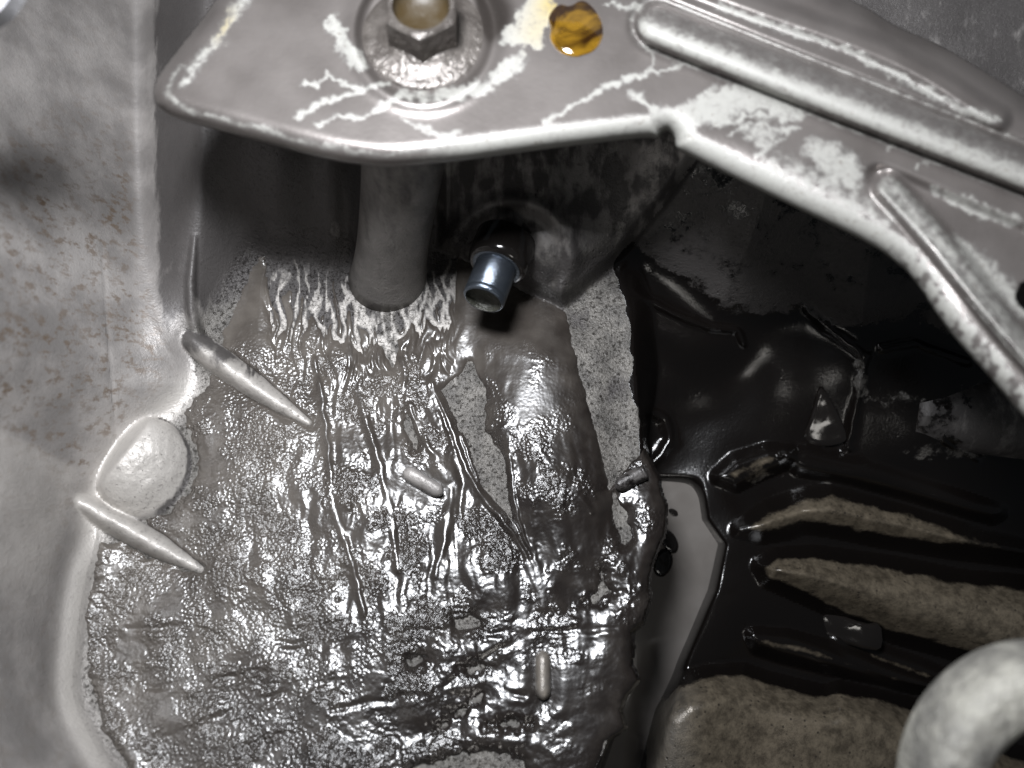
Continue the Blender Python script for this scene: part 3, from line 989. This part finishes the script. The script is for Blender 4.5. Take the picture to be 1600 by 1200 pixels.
def lathe(name, origin, axis, prof, mat, parent, n=48, smooth=True):
    """prof: (radius, along) in units"""
    ax = Vector(axis).normalized()
    s = ax.orthogonal().normalized()
    t = ax.cross(s)
    o = Vector(origin)
    vs, F = [], []
    for (r_, l) in prof:
        for j in range(n):
            a = 2 * math.pi * j / n
            vs.append(o + (ax * l + (s * math.cos(a) + t * math.sin(a)) * r_) * S)
    for i in range(len(prof) - 1):
        for j in range(n):
            k = (j + 1) % n
            F.append((i * n + j, i * n + k, (i + 1) * n + k, (i + 1) * n + j))
    ob = mesh_obj(name, vs, F, mat, parent, smooth=smooth)
    for nm in ('rust', 'grime_shade', 'pit', 'oil', 'pale', 'stain', 'tan'):
        ob.data.attributes.new(nm, 'FLOAT', 'POINT')
    return ob


d_loc = P(776, 416, 0.55)
dax = Vector((-0.30, -0.84, 0.45)).normalized()
dowel = empty('dowel_sleeve', d_loc, 'shiny bluish hollow steel sleeve sticking out of the dark boss', 'sleeve')
lathe('barrel', d_loc, dax, [(.315, -.5), (.315, -.02), (.315, .53), (.31, .535), (.318, .55), (.318, .60), (.30, .635), (.272, .64)], M_steel, dowel)
lathe('collar', d_loc, dax, [(.315, -.03), (.37, -.025), (.385, .0), (.37, .03), (.318, .035)], M_steel, dowel)
lathe('bore', d_loc, dax, [(.272, .64), (.268, .58), (.265, .52), (.0, .50)], mat_plain('bore_metal', (0.055, 0.055, 0.045), 0.35, 0.3), dowel)
lathe('seat_ring', d_loc, dax, [(.318, .03), (.40, .025), (.45, -.02), (.47, -.12), (.47, -.5)], M_black, dowel)

# ------------------------------------------------------------------ the stamped bracket
def zbr(u, v):
    return 3.30 + 0.0025 * (v - 215)


BR = [(246, 118), (330, 12), (440, -170), (800, -330), (1200, -120), (1310, -8), (1352, 10), (1402, 42), (1470, 70), (1540, 112), (1610, 156), (1960, 400), (1960, 1000), (1800, 880), (1600, 652), (1540, 582), (1478, 512), (1425, 430), (1368, 384),
      (1200, 304), (1070, 240), (1056, 232), (1053, 212), (1044, 203), (1034, 208), (1030, 217), (1010, 214), (860, 232), (700, 254), (605, 263), (520, 252), (380, 215), (268, 184), (244, 166), (238, 145)]


def rounded(pts, n=2, keep=0.18):
    p = list(pts)
    for _ in range(n):
        q = []
        for i in range(len(p)):
            a, b = p[i], p[(i + 1) % len(p)]
            q.append((a[0] + (b[0] - a[0]) * keep, a[1] + (b[1] - a[1]) * keep))
            q.append((b[0] - (b[0] - a[0]) * keep, b[1] - (b[1] - a[1]) * keep))
        p = q
    return p


BRs = rounded(BR, 3, 0.18)
bs = 3.0
BU, BV = np.meshgrid(np.arange(225, 1965, bs), np.arange(-340, 1010, bs))
bd = poly_sd(BU, BV, BRs)
gy, gx = np.gradient(bd, bs)
gl = np.hypot(gx, gy) + 1e-6
snap = (bd < 0) & (bd > -bs * 1.5)
BU = np.where(snap, BU - bd * gx / gl ** 2 * (gl > .3), BU)
BV = np.where(snap, BV - bd * gy / gl ** 2 * (gl > .3), BV)
keep_v = bd > -bs * 1.5
bd2 = np.where(snap, 0.0, np.maximum(bd, 0.0))
# lip: the margin of the plate rolls over, away from the camera
upper = sstep(300, 360, BV + 0.0 * BU) * 0 + 1
lipw = 40.0 + 22.0 * sstep(1040, 1160, BU) * (BV > (BU - 900) * 0.5)
q = np.clip(1 - bd2 / lipw, 0, 1)
lipz = 0.42 * (1 - np.sqrt(np.clip(1 - q * q, 0, 1)))
BZ = zbr(BU, BV) - lipz


def bead(pts, half, depth, U_, V_):
    d, run = seg_dist(U_, V_, smooth_poly(pts, 2, closed=False))
    return d


# long pressed bead, upper right
d1 = bead([(1026, 38), (1080, 60), (1250, 128), (1450, 206), (1620, 272), (1960, 405)], 0, 0, BU, BV)
BZ += 0.30 * np.sqrt(np.clip(1 - (d1 / 34) ** 2, 0, 1)) - 0.06 * np.exp(-((d1 - 38) / 6) ** 2)
# triangular sunk panel at the right, with its own round bead along the lower margin
tri = rounded([(1350, 262), (1372, 250), (1420, 268), (1600, 345), (1960, 500), (1960, 900), (1640, 600), (1540, 490), (1440, 385), (1375, 305), (1352, 285)], 2, .2)
dt = poly_sd(BU, BV, tri)
BZ -= 0.16 * sstep(-2, 20, dt)
d2 = bead([(1388, 292), (1430, 335), (1490, 405), (1560, 500), (1640, 590), (1900, 850)], 0, 0, BU, BV)
BZ += 0.27 * sstep(30, 6, d2)
# upper channel, between bead and top margin
d3 = bead([(1000, -60), (1180, 10), (1330, 60), (1440, 108), (1530, 168), (1560, 185)], 0, 0, BU, BV)
BZ += 0.10 * sstep(26, 4, d3)
# seat for the bolt: shallow dimple
rb_ = np.hypot(BU - 662, (BV - 50))
BZ += 0.07 * np.exp(-((rb_ - 112) / 14) ** 2) - 0.10 * sstep(110, 90, rb_)
BZ += 0.012 * noise(BU / 140, BV / 140, 61)

# white dried crusts
fe = fbm(BU / 14, BV / 14, 4, 62)
fe2 = fbm(BU / 45, BV / 45, 3, 63)
chalk_sheen = np.zeros_like(BU)


def line_chalk(pts, wd, amt=1.0):
    global chalk_sheen
    du = 9 * noise(BU / 18, BV / 18, 64) + 5 * noise(BU / 7, BV / 7, 66)
    dv = 9 * noise(BU / 18, BV / 18, 65) + 5 * noise(BU / 7, BV / 7, 67)
    wd = wd * 0.8
    d, run = seg_dist(BU + du, BV + dv, pts)
    chalk_sheen = np.maximum(chalk_sheen, amt * np.exp(-(d / (wd * (0.75 + 0.8 * np.clip(fe2 + .3, 0, 1)))) ** 2))


def patch_chalk(pts, soft=16, amt=1.0):
    global chalk_sheen
    d = poly_sd(BU, BV, smooth_poly(pts, 2)) + 12 * fe + 8 * fe2
    chalk_sheen = np.maximum(chalk_sheen, amt * sstep(-soft, soft * .4, d))


line_chalk([(474, 128), (492, 134), (512, 116), (540, 130), (566, 136)], 4)
line_chalk([(466, 182), (492, 165), (540, 150), (572, 138), (608, 128)], 6)
line_chalk([(500, 195), (522, 182), (566, 184), (600, 165), (636, 142)], 6)
line_chalk([(630, 188), (662, 200), (690, 214), (720, 205)], 5, .8)
line_chalk([(850, 190), (884, 172), (905, 158), (950, 135), (1000, 118), (1060, 104), (1130, 98)], 6)
line_chalk([(985, 145), (1010, 160), (1030, 175)], 9)
line_chalk([(1120, 196), (1180, 178), (1240, 186), (1278, 170)], 5, .9)
line_chalk([(1140, 212), (1172, 192), (1232, 204), (1250, 196)], 5, .9)
line_chalk([(1182, 250), (1202, 226), (1232, 214)], 5, .8)
line_chalk([(1385, 205), (1392, 225), (1388, 235)], 5, .7)
line_chalk([(1440, 232), (1448, 250), (1430, 262)], 6, .7)
line_chalk([(1010, 75), (1022, 95), (1015, 110)], 5, .7)
line_chalk([(300, 108), (340, 60), (372, 10), (400, -30)], 14, .8)
line_chalk([(285, 128), (300, 118)], 9, .8)
line_chalk([(945, 6), (1000, 12)], 7, .8)
patch_chalk([(628, 150), (700, 158), (770, 140), (815, 108), (822, 86), (800, 92), (770, 118), (720, 140), (660, 142)], 12, .95)
patch_chalk([(520, 20), (548, 70), (575, 105), (560, 110), (530, 80), (512, 40)], 12, .95)
patch_chalk([(775, 70), (800, 40), (835, -10), (870, -20), (858, 40), (845, 80), (820, 62)], 9, .95)
patch_chalk([(1036, 192), (1080, 158), (1160, 128), (1215, 140), (1262, 168), (1240, 186), (1180, 172), (1120, 190), (1060, 205)], 14, .95)
patch_chalk([(1150, 190), (1200, 196), (1215, 220), (1180, 232)], 22, .75)
patch_chalk([(1250, 215), (1320, 235), (1345, 255), (1340, 300), (1310, 285), (1270, 250)], 20, .9)
patch_chalk([(1440, 285), (1500, 305), (1600, 345), (1700, 400), (1590, 355), (1500, 325)], 10, .8)
patch_chalk([(1480, 360), (1560, 420), (1650, 520), (1600, 500), (1520, 420)], 18, .85)
line_chalk([(1130, 12), (1230, 48), (1330, 80), (1420, 128), (1510, 175), (1560, 190)], 9, .85)
# beads and lip carry a pale crust; on the lip it also paints a highlight
lowside = sstep(-12, 10, BV - (BU - 1026) * 0.39 - 38)
chalk_sheen = np.maximum(chalk_sheen, (0.95 + 0.35 * fe) * sstep(34, 24, d1) * (0.35 + 0.65 * lowside))
chalk_sheen = np.maximum(chalk_sheen, (0.70 + 0.4 * fe) * sstep(24, 12, d2))
chalk_sheen = np.maximum(chalk_sheen, (1.0 + 0.25 * fe2) * sstep(46, 26, bd2) * sstep(600, 760, BU) * (BV > (BU - 900) * 0.5 + 50))
chalk_sheen = np.maximum(chalk_sheen, (0.62 + 0.3 * fe) * np.exp(-((bd2 - 20 - 8 * fe2) / 6) ** 2) * (BU < 720) * (BV > 100))
chalk_sheen = np.maximum(chalk_sheen, 0.62 * np.exp(-((d1 - 40) / 5) ** 2) * (0.8 + .5 * fe))
chalk_sheen = np.maximum(chalk_sheen, (0.62 + 0.5 * fe + .3 * fe2) * sstep(95, 45, bd2) * sstep(1130, 1240, BU) * (1 - sstep(1380, 1420, BU)) * (BV > 200))
mott = sstep(1385, 1430, BU) * sstep(360, 420, BV) * sstep(70, 50, bd2)
chalk_sheen = chalk_sheen * (1 - 0.75 * mott * sstep(-0.05, 0.25, fbm(BU / 20, BV / 20, 4, 68)))
wet = np.clip(np.exp(-(((BU - 772) / 34) ** 2 + ((BV - 22) / 40) ** 2) ** 2) + 0.55 * np.exp(-((np.hypot(BU - 662, BV - 50) - 104) / 9) ** 2), 0, 0.9)
chalk_sheen = np.clip(chalk_sheen, 0, 1)
yellow = np.exp(-(((BU - 872) / 34) ** 2 + ((BV - 6) / 26) ** 2)) + 0.5 * np.exp(-(((BU - 350) / 20) ** 2 + ((BV - 40) / 30) ** 2)) + 0.35 * np.exp(-(((BU - 838) / 30) ** 2 + ((BV - 50) / 30) ** 2))
# hole at the right margin
hole = np.hypot((BU - 1612), (BV - 460)) < 26
BX = (BU - 800) * (H - BZ) / H / 100 * S
BY = (600 - BV) * (H - BZ) / H / 100 * S
inn = bd > 0
kf = keep_v[:-1, :-1] & keep_v[1:, :-1] & keep_v[1:, 1:] & keep_v[:-1, 1:] & ~hole[:-1, :-1]
kf &= inn[:-1, :-1] | inn[1:, :-1] | inn[1:, 1:] | inn[:-1, 1:]
v_, f_, a_ = sub_mesh(BX, BY, BZ * S, kf, dict(chalk_sheen=chalk_sheen, yellow=np.clip(yellow, 0, 1), wet=wet))
bracket = empty('stamped_bracket', P(900, 120, 3.3), 'pressed grey steel bracket with white crusts and raised beads across the top', 'bracket')
plate = mesh_obj('plate', v_, f_, M_bracket, bracket, a_)
md = plate.modifiers.new('thickness', 'SOLIDIFY')
md.thickness = 0.09 * S
md.offset = -1

# bolt that holds the bracket
b_loc = P(664, 62, zbr(662, 38) - 0.10)
M_bolt = mat_plain('bolt_steel', (0.12, 0.108, 0.098), 0.30, 0.4, 0.03, 9, (0.055, 0.048, 0.043))
M_cup = mat_plain('bolt_recess', (0.045, 0.036, 0.024), 0.45, 0.0, 0.01, 5, (0.030, 0.020, 0.008), spec=0.25)
bolt = empty('flange_bolt', b_loc, 'greasy hexagon flange bolt with a hollow head near the top of the bracket', 'bolt')
bax = Vector((0.02, 0.30, 1)).normalized()
lathe('flange', b_loc, bax, [(.78, -.02), (.785, .04), (.75, .08), (.68, .09), (.56, .10), (.46, .17), (.38, .22)], M_bolt, bolt)
# hexagon head with a cupped top
sx = Vector((1, 0, 0))
sy = bax.cross(sx).normalized()
sx = sy.cross(bax)
hv, hF = [], []
N6 = 48


def hexr(a, R):
    k = (a - math.pi / 6) % (math.pi / 3) - math.pi / 6
    return R * math.cos(math.pi / 6) / math.cos(k)


for (R, l, rnd) in [(.47, .16, 0), (.47, .50, 0), (.455, .56, .3), (.385, .59, 1), (.335, .58, 1)]:
    for j in range(N6):
        a = 2 * math.pi * j / N6 + math.pi / 6 * 0
        rr = hexr(a + math.pi / 6, R) * (1 - rnd) + R * rnd
        hv.append(Vector(b_loc) + (bax * l + (sx * math.cos(a + math.pi / 2) + sy * math.sin(a + math.pi / 2)) * rr) * S)
for i in range(4):
    for j in range(N6):
        k = (j + 1) % N6
        hF.append((i * N6 + j, i * N6 + k, (i + 1) * N6 + k, (i + 1) * N6 + j))
hd = mesh_obj('hex_head', hv, hF, M_bolt, bolt, smooth=False)
lathe('cupped_recess', b_loc, bax, [(.336, .58), (.325, .50), (.28, .43), (.15, .40), (.0, .385)], M_cup, bolt)

# amber drop hanging on the bracket
n = NT('amber_oil')
M_amber = n.set(color=n.mix(n.ramp(n.noise(1.6, 4, 0.6, None, 1.2), 0.38, 0.62), (0.030, 0.012, 0.002), (0.26, 0.14, 0.012)), rough=0.06, spec=0.6, trans=0.55)
drop = pad('oil_drop', (898, 42), [(872, 2), (890, 10), (908, -4), (926, 6), (944, 34), (945, 62), (930, 82), (912, 88), (898, 92), (872, 84), (856, 62), (860, 44), (852, 26)], 0.09, M_amber, None, zbase=lambda u, v: zbr(u, v) + 0.0, drop=0.06,
           profile=lambda r: np.clip(1 - r ** 2.4, 0, 1) ** .8)
tag(drop, 'amber drop of clear oil clinging to the bracket beside the bolt', 'oil drop')

# ------------------------------------------------------------------ neighbours at the frame's margin
M_lug = mat_plain('lug_metal', (0.27, 0.262, 0.228), 0.58, 0.0, 0.05, 12, (0.085, 0.082, 0.075), cscale=1.3)
vs, F = [], []
lu, lv, lz = 1640, 1252, 5.2
nA, nB = 96, 28
lat = []
for i in range(nA):
    a = 2 * math.pi * i / nA
    R = 180 - 12 * math.sin(a) + 3 * math.sin(3 * a)
    for j in range(nB):
        b = 2 * math.pi * j / nB
        cb, sb = math.cos(b), math.sin(b)
        cb, sb = math.copysign(abs(cb) ** .6, cb), math.copysign(abs(sb) ** .55, sb)
        rr = R + (41 - 8 * math.sin(a)) * cb
        z = lz + 0.42 * sb
        vs.append(P(lu + rr * math.cos(a), lv + rr * math.sin(a), lz)[:2] + (z * S,))
        lat.append(0.52 + 0.22 * math.sin(3 * a + 1) + 0.1 * random.random())
for i in range(nA):
    for j in range(nB):
        k, l = (i + 1) % nA, (j + 1) % nB
        F.append((i * nB + j, i * nB + l, k * nB + l, k * nB + j))
lug = mesh_obj('ring_lug', vs, F, M_lug, None, dict(rust=np.zeros(len(vs)), grime_shade=np.array(lat) * .85, pit=np.zeros(len(vs)), oil=np.zeros(len(vs))))
if lug.data.polygons[7].normal.z < 0:
    lug.data.flip_normals()
tag(lug, 'blurred pale metal ring lug in the lower right foreground', 'ring lug')

# bright strip in the upper left corner: edge of another cover
cv_ = [(-120, 100), (-30, 38), (2, 16), (26, -20), (70, -120), (30, -150), (-140, 0)]
M_cover = mat_plain('cover_metal', (0.5, 0.5, 0.52), 0.35, 0.3, 0.01)
vs, F = [], []
cpts = rounded(cv_, 2, .2)
for z in (4.9, 4.7):
    vs += [P(u, v, 4.9)[:2] + (z * S,) for u, v in cpts]
m_ = len(cpts)
F = [tuple(range(m_)), tuple(range(2 * m_ - 1, m_ - 1, -1))] + [(i, i + m_, (i + 1) % m_ + m_, (i + 1) % m_) for i in range(m_)]
cvr = mesh_obj('cover_plate', vs, F, M_cover, smooth=False)
if cvr.data.polygons[0].normal.z < 0:
    cvr.data.flip_normals()
tag(cvr, 'white metal cover edge just showing in the upper left corner', 'cover plate')
